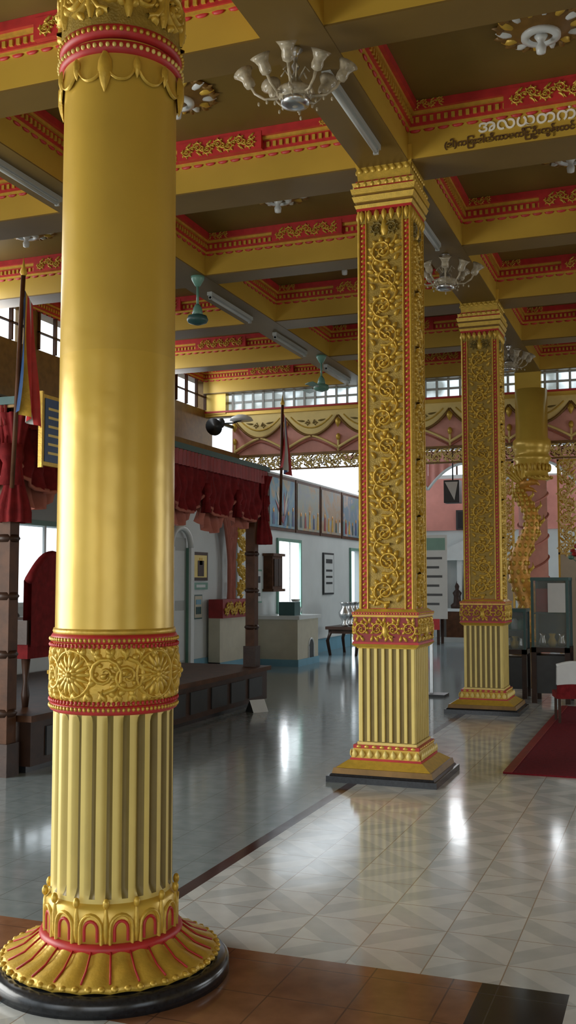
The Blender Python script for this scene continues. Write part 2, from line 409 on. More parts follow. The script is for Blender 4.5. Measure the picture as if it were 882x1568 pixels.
# ------------------------------------------------------------ square carved column
def square_column():
    m=M()
    m.frustum(0,0,.84,.84,0,.045,BLACK); m.frustum(0,0,.80,.78,.045,.06,BLACK)
    m.frustum(0,0,.77,.75,.06,.10,BROWN); m.frustum(0,0,.72,.57,.10,.15,GOLD); m.frustum(0,0,.55,.55,.15,.165,RED)
    m.frustum(0,0,.535,.50,.165,.235,YEL); m.frustum(0,0,.51,.51,.235,.26,RED)
    m.frustum(0,0,.42,.42,.25,1.02,OLIVE)
    m.frustum(0,0,.46,.46,.25,.28,PALE);m.frustum(0,0,.46,.47,.985,1.01,GOLD)
    m.frustum(0,0,.48,.53,.995,1.02,GOLD);m.frustum(0,0,.515,.515,1.02,1.035,RED);m.frustum(0,0,.50,.50,1.035,1.225,DRED)
    m.frustum(0,0,.515,.515,1.225,1.24,GOLD);m.frustum(0,0,.52,.52,1.24,1.262,RED);m.frustum(0,0,.50,.44,1.262,1.285,GOLD)
    m.frustum(0,0,.40,.40,1.28,4.45,RED)
    m.frustum(0,0,.42,.42,4.30,4.36,PANEL)
    for k,(w0,w1,z0,z1,mt) in enumerate(((.44,.44,4.40,4.42,RED),(.45,.47,4.42,4.445,GOLD),(.44,.44,4.445,4.47,BROWN),(.47,.50,4.47,4.51,GOLD),(.46,.46,4.51,4.53,BROWN),(.50,.52,4.53,4.57,GOLD),(.47,.47,4.57,4.59,RED),(.48,.50,4.59,4.62,GOLD),(.45,.45,4.62,4.64,RED),(.42,.44,4.64,4.752,GOLD))):
        m.frustum(0,0,w0,w1,z0,z1,mt)
    m.frustum(0,0,.45,.46,4.752,4.88,YEL)
    for q in range(4):
        ca,sa=cos(q*pi/2),sin(q*pi/2)
        def F(r): 
            return lambda u,v,d:(ca*u+sa*(r+d),sa*u-ca*(r+d),v)
        for i in range(8):
            u=-.2025+i*.405/7
            m.add([F(.21)(u-.017,.28,-.02),F(.222)(u-.011,.285,0),F(.222)(u+.011,.285,0),F(.21)(u+.017,.28,-.02),
                   F(.21)(u-.017,.985,-.02),F(.222)(u-.011,.985,0),F(.222)(u+.011,.985,0),F(.21)(u+.017,.985,-.02)],
                  [(0,1,5,4),(1,2,6,5),(2,3,7,6)],PALE)
        for i in range(9):
            u=-.24+i*.06; m.leaf(F(.272),(u,.17),pi/2,.06,.022,.012,PALE,0)
        for i in range(8): m.leaf(F(.256),(-.21+i*.06,.238),pi/2,.024,.02,.006,GOLD,0)
        gb=F(.25)
        for i in range(4): 
            m.scroll(gb,(-.185+i*.123,1.132),.056,-pi/2,1 if i%2 else -1,.016,GOLD,8,None,1.3)
        for i in range(9):
            m.leaf(gb,(-.225+i*.056,1.042),pi/2+.5*(1 if i%2 else -1),.05,.013,.012,GOLD,.6)
            m.leaf(gb,(-.225+i*.056,1.22),-pi/2+.5*(1 if i%2 else -1),.05,.013,.012,GOLD,.6)
        m.leaf(gb,(0,1.07),pi/2,.12,.03,.022,GOLD,0)
        for i in range(24): m.ell(F(.261)(-.245+i*.0213,1.251,0),(.007,.007,.007),GOLD,5,4)
        def quad(r,u0,u1,v0,v1,mt):
            h=F(r); m.add([h(u0,v0,0),h(u1,v0,0),h(u1,v1,0),h(u0,v1,0)],[(0,1,2,3)],mt)
        quad(.2015,-.145,.145,1.29,4.32,PANEL)
        for sgn in (-1,1):
            for uu in (.205,.148):
                m.ridge(F(.197),[(sgn*uu,1.285),(sgn*uu,4.40)],.009,.020,GOLD)
            n=74
            for i in range(n):
                z=1.30+i*(3.02/n)
                m.leaf(F(.199),(sgn*.176-.012,z),.7,.034,.010,.016,GOLD,.5)
        m.vine(lambda u,v,d:F(.202)(u,1.31+v,d),2.87,.285,GOLD,.028,.225,False,True)
        m.scroll(F(.203),(-.06,4.25),.048,0,1,.02,OLIVE,7,None,1.3); m.scroll(F(.203),(.06,4.25),.048,pi,-1,.02,OLIVE,7,None,1.3)
        m.leaf(F(.203),(0,4.19),pi/2,.15,.035,.025,GOLD,0)
        for i in range(7): m.leaf(F(.212),(-.18+i*.06,4.40),-pi/2,.09,.022,.02,GOLD,0)
        for i in range(8):
            m.leaf(F(.240),(-.2+i*.057,4.585),pi/2,.05,.020,.014,GOLD,0)
            m.leaf(F(.222),(-.19+i*.054,4.70),pi/2,.05,.022,.012,GOLD,0)
    return m
sq=square_column().build('carved_square_column',loc=(CX,7.73,0))
inst(sq,(CX,11.93,0))

# ------------------------------------------------------------ lettering on beam
def text(body,size,loc,mat,name,rot=(pi/2,0,0)):
    c=bpy.data.curves.new(name,'FONT'); c.body=body; c.size=size; c.extrude=.004; c.offset=.002
    o=bpy.data.objects.new(name,c); sc.collection.objects.link(o); o.location=loc; o.rotation_euler=rot; o.data.materials.append(mat); return o
te=bpy.data.objects.new('beam_lettering',None); sc.collection.objects.link(te)
a=text('အလယ်တက်မကြီး ကုသိုလ်ရှင်',.13,(-1.30,7.515,4.89),TEXTW,'title_line'); a.parent=te
a=text('(ဒါ)ကြေးဒါယိကာမကြီး ဦးထွန်းတင် ဒေါ်ကြည် မိသားစု ကောင်းမှု',.065,(-1.56,7.515,4.81),TEXTD,'dedication_line'); a.parent=te

# ------------------------------------------------------------ chandeliers
def chandelier():
    m=M()
    m.lathe([(.03,0),(.05,-.02),(.02,-.05),(.012,-.10),(.03,-.13),(.012,-.16),(.02,-.2),(.06,-.25),(.07,-.28),(.02,-.31)],SILVER,16)
    m.lathe([(.02,-.26),(.12,-.29),(.13,-.315),(.10,-.35),(.05,-.38),(.02,-.40)],GLASS,24)
    m.lathe([(.085,-.34),(.10,-.36),(.09,-.39),(.05,-.40)],SILVER,24)
    for i in range(8):
        a=2*pi*i/8+.2; R=.20 if i%2 else .27; ca,sa=cos(a),sin(a)
        pts=[(ca*r,sa*r,z) for r,z in ((.05,-.30),(.12,-.335),(R*.75,-.335),(R,-.29),(R+.02,-.25))]
        m.tube(pts,[.012,.010,.009,.009,.012],GLASS,6)
        tilt=Matrix.Translation((ca*(R+.02),sa*(R+.02),-.25))@Matrix.Rotation(.5,4,Vector((-sa,ca,0)))
        m.lathe([(.012,0),(.034,.012),(.04,.04),(.036,.07),(.05,.10),(.070,.125),(.062,.12),(.042,.10),(.028,.06)],GLASS,14,xf=tilt,cap=False)
        for k in range(4):
            m.ell((ca*R*(.3+.2*k),sa*R*(.3+.2*k),-.355-.01*(k%2)),(.009,.009,.016),GLASS,5,4)
    for i in range(6):
        a=2*pi*i/6; m.tube([(.02*cos(a),.02*sin(a),-.22),(.07*cos(a),.07*sin(a),-.14),(.10*cos(a),.10*sin(a),-.18)],.006,GLASS,5)
    return m
ch=chandelier().build('chandelier',loc=(CX-.04,5.63,4.752),scale=.93)
inst(ch,(CX,9.83,4.752)); inst(ch,(CX,14.03,4.752),.3)

# fluorescent tube battens
m=M(); m.box(-.03,.03,-.6,.6,-.04,0,TUBE); m.lathe([(.016,-.58),(.016,.58)],GREYW,10,xf=Matrix.Translation((0,0,-.062))@Matrix.Rotation(pi/2,4,'X'))
for s_ in (-.58,.56): m.box(-.02,.02,s_,s_+.02,-.08,-.04,TUBE)
tl=m.build('fluorescent_batten',loc=(CX+.05,6.55,4.748))
for p in ((CX,8.9),(-4.8,6.6),(-4.8,10.8),(-4.8,12.8),(-4.8,14.9),(CX,13.0)): inst(tl,(p[0],p[1],4.748))

# fans
def fan(blades):
    m=M(); m.lathe([(.075,0),(.07,-.03),(.03,-.10),(.018,-.11)],GREEN,20); m.lathe([(.014,-.1),(.014,-.33)],GREEN,10)
    m.lathe([(.02,-.30),(.045,-.34),(.06,-.42),(.03,-.44)],GREEN,20)
    m.lathe([(.04,-.41),(.10,-.43),(.115,-.47),(.10,-.50),(.03,-.525)],GREEN if blades else TEAL,24)
    for i in range(blades):
        a=2*pi*i/3+.4; X=Matrix.Rotation(a,4,'Z')@Matrix.Translation((0,0,-.47))@Matrix.Rotation(.2,4,'X')
        m.box(.08,.2,-.02,.02,-.004,.004,METALW,X)
        m.add([(.18,-.05,0),(.40,-.065,0),(.42,0,0),(.40,.065,0),(.18,.05,0),(.18,-.05,.008),(.40,-.065,.008),(.42,0,.008),(.40,.065,.008),(.18,.05,.008)],
              [(4,3,2,1,0),(5,6,7,8,9)]+[(k,(k+1)%5,5+(k+1)%5,5+k) for k in range(5)],GREEN,False,X)
    return m
fan(0).build('pendant_fan_motor',loc=(-4.68,9.65,4.75)); fan(3).build('ceiling_fan',loc=(-4.68,13.75,4.75))

# ------------------------------------------------------------ left wall
holes=[(9.6,10.95,1.25,2.15),(17.95,19.15,.8,2.25),(22.6,23.6,.05,2.2)]
m=M(); wallgrid(m,'x',-7.2,-7.0,5.2,25.2,0,3.55,holes,WHITE); m.build('wall_left')
m=M(); 
ch_=[(y,y+1.15,4.48,4.97) for y in (1.2,2.6,4.0,5.4,6.8,8.2,9.6,10.95,12.3,13.6,14.85)]
wallgrid(m,'x',-7.8,-7.6,-5,16.3,3.4,5.18,ch_,BROWN); m.box(-7.6,-6.9,5.3,15.9,3.56,3.66,BROWN)
m.build('wall_clerestory')
m=M()
for h in ch_:
    for y in (h[0],h[0]+.38,h[0]+.77,h[1]-.03): m.box(-7.62,-7.57,y,y+.03,4.48,4.97,WOOD2)
    m.box(-7.62,-7.57,h[0],h[1],4.70,4.715,WOOD2)
m.build('window_1')
for i,(a,b,c,d) in enumerate(holes):
    m=M()
    m.box(-6.998,-6.96,a-.06,a,c-.05,d+.06,GREEN); m.box(-6.998,-6.96,b,b+.06,c-.05,d+.06,GREEN)
    m.box(-6.998,-6.96,a,b,d,d+.06,GREEN)
    if c>.5: m.box(-6.998,-6.94,a-.08,b+.08,c-.05,c,METALW); m.box(-6.998,-6.97,(a+b)/2-.02,(a+b)/2+.02,c,d,METALW)
    m.build('window_%d'%(i+2) if i<2 else 'door_2')
m=M(); m.box(-6.998,-6.97,12,17,0,.28,BLUEB); m.box(-6.998,-6.97,18.4,22.5,0,.28,BLUEB); m.box(-6.998,-6.95,18.4,22.5,.28,.30,METALW); m.build('baseboard_left')
m=M()
for y in (13.35,14.0): m.box(-6.995,-6.9,y,y+.07,0,2.0,GREEN); m.box(-6.9,-6.86,y-.02,y+.09,0,2.0,METALW)
pts=[(-6.9,13.72+.33*cos(t),2.0+.3*sin(t)) for t in [pi*k/10 for k in range(11)]]; m.tube(pts,.045,METALW,8)
m.box(-6.995,-6.96,13.42,14.0,0,2.15,GREYW)
for z in (.3,1.2): m.box(-6.96,-6.945,13.5,13.92,z,z+.75,METALW)
m.build('door_1')
def frame(name,x,y0,y1,z0,z1,inner,border=WOOD,b=.035,parts=()):
    x+=.003; m=M(); m.box(x,x+.03,y0,y1,z0,z1,border); m.box(x+.03,x+.036,y0+b,y1-b,z0+b,z1-b,inner)
    for (a,bb,c,d,mt) in parts: m.box(x+.036,x+.041,y0+a*(y1-y0),y0+bb*(y1-y0),z0+c*(z1-z0),z0+d*(z1-z0),mt)
    m.build(name)
frame('framed_photo',-7,14.25,14.8,1.50,1.95,PALE,WOOD,.05,((.3,.7,.15,.7,WOOD),(.4,.6,.55,.8,GOLD)))
frame('exit_sign',-7,14.25,14.8,1.36,1.47,GREEN,GREEN,.01,((.2,.8,.3,.7,METALW),))
frame('wall_notice',-7,14.3,14.6,.9,1.28,CREAM,TEAL,.02,((.2,.8,.6,.8,BLUEB),(.2,.8,.2,.5,TEAL)))
frame('framed_certificate',-7,20.6,21.3,1.2,2.1,METALW,DARK,.04,((.2,.8,.75,.85,DARK),(.2,.8,.55,.6,DARK),(.2,.8,.4,.45,DARK),(.2,.8,.25,.3,DARK)))
frame('wall_notice',-7,16.6,17.1,1.1,1.7,METALW,GREEN,.03,((.2,.8,.6,.8,DARK),(.2,.8,.2,.3,DARK)))
m=M(); m.box(-6.995,-6.82,17.25,17.75,1.35,1.95,WOOD2); m.box(-6.995,-6.78,17.2,17.8,1.95,2.0,WOOD2); m.box(-6.995,-6.78,17.2,17.8,1.30,1.35,WOOD2)
m.box(-6.82,-6.80,17.3,17.49,1.4,1.9,WOOD); m.box(-6.82,-6.80,17.51,17.7,1.4,1.9,WOOD); m.build('wall_cabinet')
def mural_mat(i,c1,c2,c3):
    mm=pm('mural_paint_%d'%i,c1,.5); nt=mm.node_tree; cr=[n for n in nt.nodes if n.type=='VALTORGB'][0]
    nz=[n for n in nt.nodes if n.type=='TEX_NOISE'][0]; nz.inputs['Scale'].default_value=2.3; nz.inputs['Distortion'].default_value=1.5
    cr.color_ramp.elements[0].color=(*c1,1); cr.color_ramp.elements[1].color=(*c2,1); e=cr.color_ramp.elements.new(.5); e.color=(*c3,1); return mm
mcol=[((.05,.2,.4),(.5,.35,.15),(.12,.3,.4)),((.25,.3,.35),(.45,.3,.15),(.3,.35,.3)),((.35,.25,.15),(.25,.35,.4),(.4,.3,.2)),((.2,.3,.2),(.5,.4,.3),(.15,.25,.35)),((.3,.2,.1),(.4,.4,.4),(.2,.3,.3))]
ys=[17.35,18.85,20.35,21.85,23.35,24.85]
for i in range(5):
    y0,y1=ys[i]+.03,ys[i+1]-.03; m=M(); mm=mural_mat(i,*mcol[i])
    m.box(-6.995,-6.96,y0,y1,2.45,3.5,WOOD2); m.box(-6.96,-6.95,y0+.06,y1-.06,2.51,3.44,mm)
    for k in range(5):
        yc=y0+.25+k*.26; hgt=.28+.12*random.random()
        ct=random.choice((BLUE,DRED,GOLD,WHITE,TEAL))
        m.add([(-6.945,yc-.06,2.56),(-6.945,yc+.06,2.56),(-6.945,yc+.035,2.56+hgt*.75),(-6.945,yc-.035,2.56+hgt*.75)],[(0,1,2,3)],ct)
        m.ell((-6.947,yc,2.56+hgt*.85),(.006,.035,.045),NAGA,8,6)
    if i==0:
        for k in range(7): m.leaf(lambda u,v,d:(-6.945+d,u,v),(y0+.75,2.6),pi/2+(k-3)*.22,.6+.1*(k%2),.06,.006,(BLUE,CREAM,DRED,BLUEB)[k%4],.3)
    m.build('mural_painting')

# ------------------------------------------------------------ far wall
m=M(); wallgrid(m,'y',25.2,25.4,-7.2,6.8,0,5.1,[(-6.9,-4.0,4.15,4.8),(-3.0,.5,4.1,4.8)],WHITE)
m.box(-6.9,6.8,25.14,25.2,2.75,4.05,PINKW); m.build('wall_far')
m=M(); m.box(-6.9,-5.7,25.16,25.198,0,.3,BLUEB); m.build('baseboard_far')
m=M(); 
for x in (-6,-5.0,-1.8,-.6): m.box(x-.02,x+.02,25.22,25.26,4.1,4.8,WOOD2)
m.build('window_5')
m=M()
m.box(-5.55,-3.7,24.7,25.13,0,.12,GREYW)
for x in (-5.5,-4.95,-4.35,-3.85): m.box(x,x+.12,24.85,25.13,.12,2.0,METALW); m.lathe([(.09,0),(.06,.05),(.06,.12)],METALW,12,c=(x+.06,24.95,1.88))
m.box(-5.6,-3.65,24.8,25.13,2.0,2.12,METALW)
m.add([(-5.6,24.8,2.12),(-3.65,24.8,2.12),(-4.62,24.8,2.55),(-5.6,25.13,2.12),(-3.65,25.13,2.12),(-4.62,25.13,2.55)],[(0,1,2),(3,5,4),(0,3,4,1),(1,4,5,2),(2,5,3,0)],METALW)
m.box(-5.38,-3.85,25.05,25.13,.12,2.0,GREYW)
m.box(-5.2,-4.0,24.72,25.05,.12,.75,WOOD2); m.box(-5.25,-3.95,24.68,25.05,.75,.82,WHITE)
for x,s_ in ((-4.95,1.),(-4.6,1.25),(-4.25,1.)):
    m.lathe([(.16*s_,0),(.17*s_,.08),(.10*s_,.14),(.09*s_,.3*s_),(.12*s_,.38*s_),(.05*s_,.46*s_),(.065*s_,.54*s_),(.03*s_,.62*s_),(.0,.7*s_)],WOOD,16,c=(x,24.88,.82))
m.build('shrine_altar')
m=M(); m.box(-5.0,-4.1,25.06,25.137,2.76,3.25,DARK); m.box(-4.95,-4.15,25.05,25.06,2.80,3.20,BLACK); m.build('wall_television')
m=M(); m.box(-6.0,-5.1,23.6,24.2,.60,.68,WOOD2)
for x in (-5.95,-5.2): 
    for y in (23.65,24.1): m.box(x,x+.06,y,y+.06,0,.60,WOOD)
m.box(-5.98,-5.12,23.58,23.6,.35,.62,RED); m.build('offering_table')
m=M()
for k in range(3):
    x0=-6.6+k*1.6
    m.grid(lambda u,v:(x0+1.6*u,22.0+.03*sin(u*50),4.3-v*(.25+.55*abs(2*u-1)**2)),40,6,PINKW)
    m.tube([(x0+1.6*q/16,21.97,4.05-.55*abs(2*q/16-1)**2) for q in range(17)],.03,WHITE,6)
m.box(-6.99,-1.8,21.98,22.04,4.25,4.35,PINKV); m.build('pink_drape_arch')

# ------------------------------------------------------------ back screen
m=M()
m.box(-7.6,6.9,16.0,16.25,4.36,4.45,YEL); m.box(-7.6,6.9,15.97,16.0,4.42,4.45,RED)
m.box(-7.6,6.9,16.05,16.2,4.35,4.37,BROWN)
for x in (-7.6,-2.24,2.6): m.box(x,x+.40,15.98,16.25,4.4,5.05,YEL)
m.box(-7.2,-6.95,15.95,16.2,0,3.5,WHITE)
m.build('trim_screen_lintel')
m=M()
m.box(-7.3,6.9,16.12,16.14,4.45,5.05,GBLK)
x=-7.3
while x<6.9: m.box(x-.018,x+.018,16.08,16.12,4.45,5.05,GREYW); x+=.19
for z in (4.45,4.60,4.75,4.90,5.03): m.box(-7.3,6.9,16.09,16.12,z-.018,z+.018,GREYW)
m.build('window_4')
m=M()
m.box(-7.1,6.9,16.05,16.12,3.62,4.36,PINKV)
def swag(x0,x1,ztop,dmin,dmax,y,mat,edge,ew):
    def low(u): return ztop-dmin-(dmax-dmin)*(1-abs(2*u-1)**2.0)
    m.grid(lambda u,v:(x0+u*(x1-x0),y-.02*sin(v*pi),ztop+(low(u)-ztop)*v),16,3,mat)
    m.tube([(x0+k/16*(x1-x0),y-.012,low(k/16)) for k in range(17)],ew,edge,6)
W=.94; x=-7.04
while x<3.5:
    swag(x,x+W,4.36,.10,.42,16.03,VCREAM,BROWN,.022)
    fo=lambda u,v,d:(u,16.01-d,v)
    cx=x+W/2
    m.ridge(fo,[(x+.1+k/12*(W-.2),4.36-.09-.20*(1-abs(2*k/12-1)**2)) for k in range(13)],.012,.01,GOLD)
    for sg in (-1,1):
        m.scroll(fo,(cx+sg*.07,4.16),.04,pi/2,sg,.012,OLIVE,4)
        m.leaf(fo,(cx+sg*.12,4.19),0 if sg>0 else pi,.14,.017,.012,OLIVE,.4*sg)
    m.leaf(fo,(x,4.22),-pi/2,.16,.05,.03,GOLD,0)
    pts=[(x+k/16*W,16.02,3.72+.22*(1-abs(2*k/16-1)**1.3)) for k in range(17)]
    m.tube(pts,.022,VCREAM,6)
    pts=[(x+k/16*W,16.03,3.66+.22*(1-abs(2*k/16-1)**1.3)) for k in range(17)]
    m.tube(pts,.014,PINK,6)
    m.ell((x,16.02,3.90),(.04,.03,.06),GOLD); m.tube([(x,16.03,3.66),(x,16.03,3.9)],.02,VCREAM,6)
    x+=W
m.box(-7.1,6.9,16.03,16.1,3.62,3.66,BROWN)
fo=lambda u,v,d:(-7.0+u,16.05-d,3.51+v)
m.vine(fo,10.5,.26,VCREAM,.02,.17,True)
fo2=lambda u,v,d:(-6.9+u,16.055-d,3.52+v)
m.vine(fo2,10.5,.25,BROWN,.015,.12,True)
m.box(-7.1,6.9,16.03,16.08,3.38,3.405,BROWN)
m.build('scalloped_valance')
m=M()
m.frustum(0,0,.56,.5,0,.12,BROWN); m.lathe([(.24,.12),(.22,.3),(.21,3.2)],PINKV,32)
for k in range(8):
    z=.5+k*.32; m.tube([(.225*cos(t),.225*sin(t),z+.12*sin(t+.6)) for t in [2*pi*q/24 for q in range(25)]],.015,PINKW if k%2 else PINK,6)
m.lathe([(.22,3.0),(.27,3.03),(.25,3.07),(.235,3.12),(.25,3.3),(.29,3.34),(.27,3.37),(.24,3.42),(.28,3.48),(.29,3.55),(.28,3.62),(.24,3.66),(.24,4.40)],YEL,32)
for i in range(24):
    a=2*pi*i/24; m.ell((.26*cos(a),.26*sin(a),3.2),(.025,.025,.06),GOLD,6,5); m.ell((.29*cos(a),.29*sin(a),3.05),(.02,.02,.02),GOLD,6,4)
m.build('cloth_wrapped_column',loc=(-1.95,15.65,0))
def lattice(name,x0,x1,z0,z1,y):
    m=M(); 
    for x in (x0,x1-.03): m.box(x,x+.03,y,y+.05,0,z1,GOLD)
    for z in (z0,z1-.03): m.box(x0,x1,y,y+.05,z,z+.03,GOLD)
    if z0>.3: m.box(x0,x1,y+.01,y+.04,0,z0,CREAM)
    n=max(1,round((x1-x0)/.26)); w=(x1-x0)/n
    for i in range(n): m.vine(lambda u,v,d:(x0+(i+.5)*w+u,y+.02-d,z0+v),z1-z0,w,VCREAM,.03,.2)
    for i in range(n): m.vine(lambda u,v,d:(x0+(i+.5)*w+u,y+.025-d,z0+v),z1-z0,w*1.1,GOLD,.02,.15)
    m.build(name)
lattice('gilt_lattice_screen',-2.52,-2.28,1.6,3.36,15.97); lattice('gilt_lattice_screen',-1.62,-.2,1.9,3.36,15.97)
# naga statue
m=M()
P=[(0,0,.62),(.08,0,.8),(.12,0,1.0),(.06,0,1.25),(-.05,0,1.5),(-.08,0,1.75),(0,0,2.0),(.10,0,2.2),(.12,0,2.4),(.04,0,2.6),(-.05,0,2.72),(-.03,0,2.86),(.08,0,2.93)]
R=[.20,.19,.185,.17,.155,.14,.125,.115,.105,.10,.09,.065,.03]
PP=[];RR=[]
for i in range(len(P)-1):
    p0,p1,p2,p3=[Vector(P[min(max(k,0),len(P)-1)]) for k in (i-1,i,i+1,i+2)]
    for q in range(4):
        t=q/4; PP.append(.5*((2*p1)+(p2-p0)*t+(2*p0-5*p1+4*p2-p3)*t*t+(3*p1-p0-3*p2+p3)*t**3)); RR.append(R[i]*(1-t)+R[i+1]*t)
m.tube(PP,RR,NAGA,14)
for i in range(2,len(PP)-1,2):
    x,y,z=PP[i]
    for k in range(6):
        a=pi+k*pi/5+.2*(i%4); m.ell((x+RR[i]*cos(a),y+RR[i]*sin(a),z),(.028,.022,.038),GOLD,6,4)
for k in range(2,44,4): 
    x,y,z=PP[k]; m.tube([(x+RR[k]*.9,0,z),(x+RR[k]+.06,0,z+.07),(x+RR[k]+.05,0,z+.14)],[.03,.02,.004],GOLD,6)
# head: jaws, eyes, crest, horns
m.tube([(-.02,-.02,2.84),(.08,-.03,2.92),(.20,-.04,2.90),(.24,-.04,2.86)],[.07,.065,.035,.012],NAGA,10)
m.tube([(.04,-.03,2.82),(.14,-.04,2.80),(.20,-.04,2.76)],[.045,.028,.008],NAGA,8)
for s_ in (-1,1):
    m.ell((.08,-.03+s_*.055,2.94),(.018,.014,.018),METALW,8,6)
    m.tube([(.0,s_*.04,2.9),(-.08,s_*.07,3.0),(-.10,s_*.08,3.1)],[.022,.014,.003],GOLD,6)
for k in range(5): m.leaf(lambda u,v,d:(u,-.02-d,v),(-.02-.01*k,2.9),pi/2+.25*(k-1),.26,.035,.02,GOLD,.4)
m.lathe([(.26,0),(.28,.05),(.24,.12),(.18,.2),(.2,.5),(.26,.56),(.22,.64)],BROWN,24)
m.build('naga_statue',loc=(-1.98,14.8,0))

# ------------------------------------------------------------ pavilion at left
m=M()
x0,x1,y0,y1=-6.85,-4.72,5.6,11.75
m.box(x0,x1,y0+1.2,y1,.05,.40,WOOD); m.box(x0-.03,x1+.04,y0+1.15,y1+.05,.40,.45,WOOD2); m.box(x0+.02,x1-.04,y0+1.2,y1-.04,0,.05,BLACK)
for i in range(9): 
    y=y0+1.4+i*.52; m.box(x1,x1+.015,y,y+.4,.11,.34,DARK)
m.build('wooden_dais')
pav=bpy.data.objects.new('curtained_pavilion',None); sc.collection.objects.link(pav)
m=M()
for (px,py,zb) in ((-4.86,6.66,0),(-4.86,11.6,.45),(-6.7,6.66,0),(-6.7,11.6,.45)):
    m.box(px-.06,px+.06,py-.06,py+.06,zb,2.85,WOOD2)
    for z in (.5,1.0,1.5,2.0): m.lathe([(.075,0),(.095,.03),(.075,.06)],WOOD,12,c=(px,py,zb+z*.9))
    m.box(px-.08,px+.08,py-.08,py+.08,zb,zb+.25,WOOD)
m.build('posts',pav)
m=M()
for (a,b) in (((-4.86,6.6),(-4.86,11.7)),((-6.7,6.6),(-6.7,11.7))):
    m.box(a[0]-.05,a[0]+.05,a[1],b[1],2.72,2.86,WOOD)
m.box(-6.75,-4.80,6.62,6.72,2.72,2.86,WOOD); m.box(-6.75,-4.80,11.6,11.7,2.72,2.86,WOOD)
m.box(-6.85,-4.70,6.5,11.8,2.86,2.92,TEAL); m.box(-6.82,-4.73,6.53,11.77,2.84,2.86,BROWN)
m.build('canopy_roof',pav)
m=M()
def curtain(ya,yb,x,axis='y'):
    n=6; w=(yb-ya)/n
    for i in range(n):
        def fn(u,v,i=i,dr=.30,off=.03):
            t=(i+u)*w+ya; drop=dr+.24*(1-abs(2*u-1)**2); fold=.035*sin(u*34)+.02*sin(v*9+u*10)
            z=2.76-v*drop
            return (x+off+fold*(.4+v),t,z) if axis=='y' else (t,x-off-fold*(.4+v),z)
        m.grid(fn,28,8,CLOTHR)
        pts=[fn(k/14,1) for k in range(15)]; m.tube(pts,.018,PINK,6)
        fl=lambda u,v,fn=fn:fn(u,v,dr=.44+.05*sin(i*2.1),off=-.09)
        m.grid(fl,28,8,PINK)
        for q in (0,1): 
            p=fn(q,1); m.lathe([(.05,.10),(.06,0),(.03,-.05),(.055,-.22)],CLOTHR,10,c=p)
        def f2(u,v,i=i):
            t=(i+u)*w+ya; fold=.02*sin(u*60); return (x+.075+fold,t,2.86-v*.16) if axis=='y' else (t,x-.075-fold,2.86-v*.16)
        m.grid(f2,40,2,DRED)
curtain(6.6,11.75,-4.80)
curtain(-6.75,-4.8,6.6,'x')
for (px,py) in ((-4.78,6.62),(-4.78,11.72)):
    def fd(u,v): 
        a=2*pi*u; r=(.12-.07*sin(pi*min(1,v*1.15)))*(1+.18*sin(9*a)); return (px+r*cos(a),py+r*sin(a),2.8-v*.85)
    m.grid(fd,48,10,CLOTHR)
m.build('curtains',pav)
m=M(); m.box(-4.60,-4.57,6.68,7.0,2.40,2.96,GOLD); m.box(-4.57,-4.562,6.70,6.98,2.43,2.93,BLUE)
m.box(-4.60,-4.565,6.66,6.68,2.38,2.98,GOLD)
m.box(-4.595,-4.575,6.677,6.681,2.42,2.94,BLUE)
for k in range(6): m.box(-4.562,-4.558,6.74,6.94-.03*(k%3),2.84-k*.07,2.86-k*.07,PALE)
m.box(-4.74,-4.58,6.82,6.86,2.92,2.955,WOOD)
m.build('blue_signboard')
def flag(name,x,y,z0,z1,h,cols,lean):
    m=M(); m.tube([(x,y,z0),(x+lean,y,z1)],.018,WOOD2,8); m.lathe([(.0,-.05),(.03,0),(.012,.05),(0,.13)],GOLD,8,c=(x+lean,y,z1))
    n=len(cols)
    for k,c in enumerate(cols):
        def fn(u,v):
            s_=(k+u)/n; w=.10+.10*v; 
            return (x+lean*.8+.02+.05*sin(s_*12+v*3)*v, y+s_*w*1.2-.04*v, z1-.12-v*h-.10*s_)
        m.grid(fn,4,10,c)
    m.build(name)
flag('draped_flag',-4.66,6.42,2.2,3.85,.95,(BLUE,GOLD,RED,WHITE,RED),.07)
flag('draped_flag',-4.62,11.95,2.2,3.75,.7,(RED,WHITE,BLUE,RED),.03)
m=M(); 
for dx in (-.28,.28):
    for dy in (-.28,.28): m.lathe([(.025,0),(.035,.1),(.02,.2),(.04,.42)],WOOD,10,c=(dx,dy,0))
m.box(-.33,.33,-.33,.33,.40,.52,CLOTHR)
m.grid(lambda u,v:(.30-u*.02-.02,-.33+u*.66,.5+v*(.55+.22*sin(pi*u))),14,6,CLOTHR)
m.grid(lambda u,v:(.36,-.33+u*.66,.5+v*(.55+.22*sin(pi*u))),14,6,CLOTHR)
m.tube([(.33,-.33+k/14*.66,1.05+.22*sin(pi*k/14)) for k in range(15)],.04,CLOTHR,8)
for s_ in (-.33,.33): m.box(-.28,.34,s_-.03,s_+.03,.52,.72,WOOD); m.ell((-.28,s_,.72),(.05,.05,.05),WOOD)
m.build('red_throne_chair',loc=(-5.35,7.5,.45))
m=M()
for (ya,yb,sg) in ((14.75,15.5,1),(15.3,15.95,-1)):
    def fn(u,v):
        w=(1-.75*sin(pi*min(1,v*.62))); c=yb if sg>0 else ya
        y=c-(yb-ya)*(1-u)*w if sg>0 else c+(yb-ya)*u*w
        return (-6.82+.04*sin(u*40),y,3.1-v*1.9)
    m.grid(fn,40,12,PINK)
m.box(-6.95,-6.78,14.7,15.9,3.08,3.16,WOOD2)
m.box(-6.95,-6.7,14.8,15.9,.9,1.2,DRED); m.vine(lambda u,v,d:(-6.69+d,14.85+u,1.05+v),1.0,.2,GOLD,.02,.16,True)
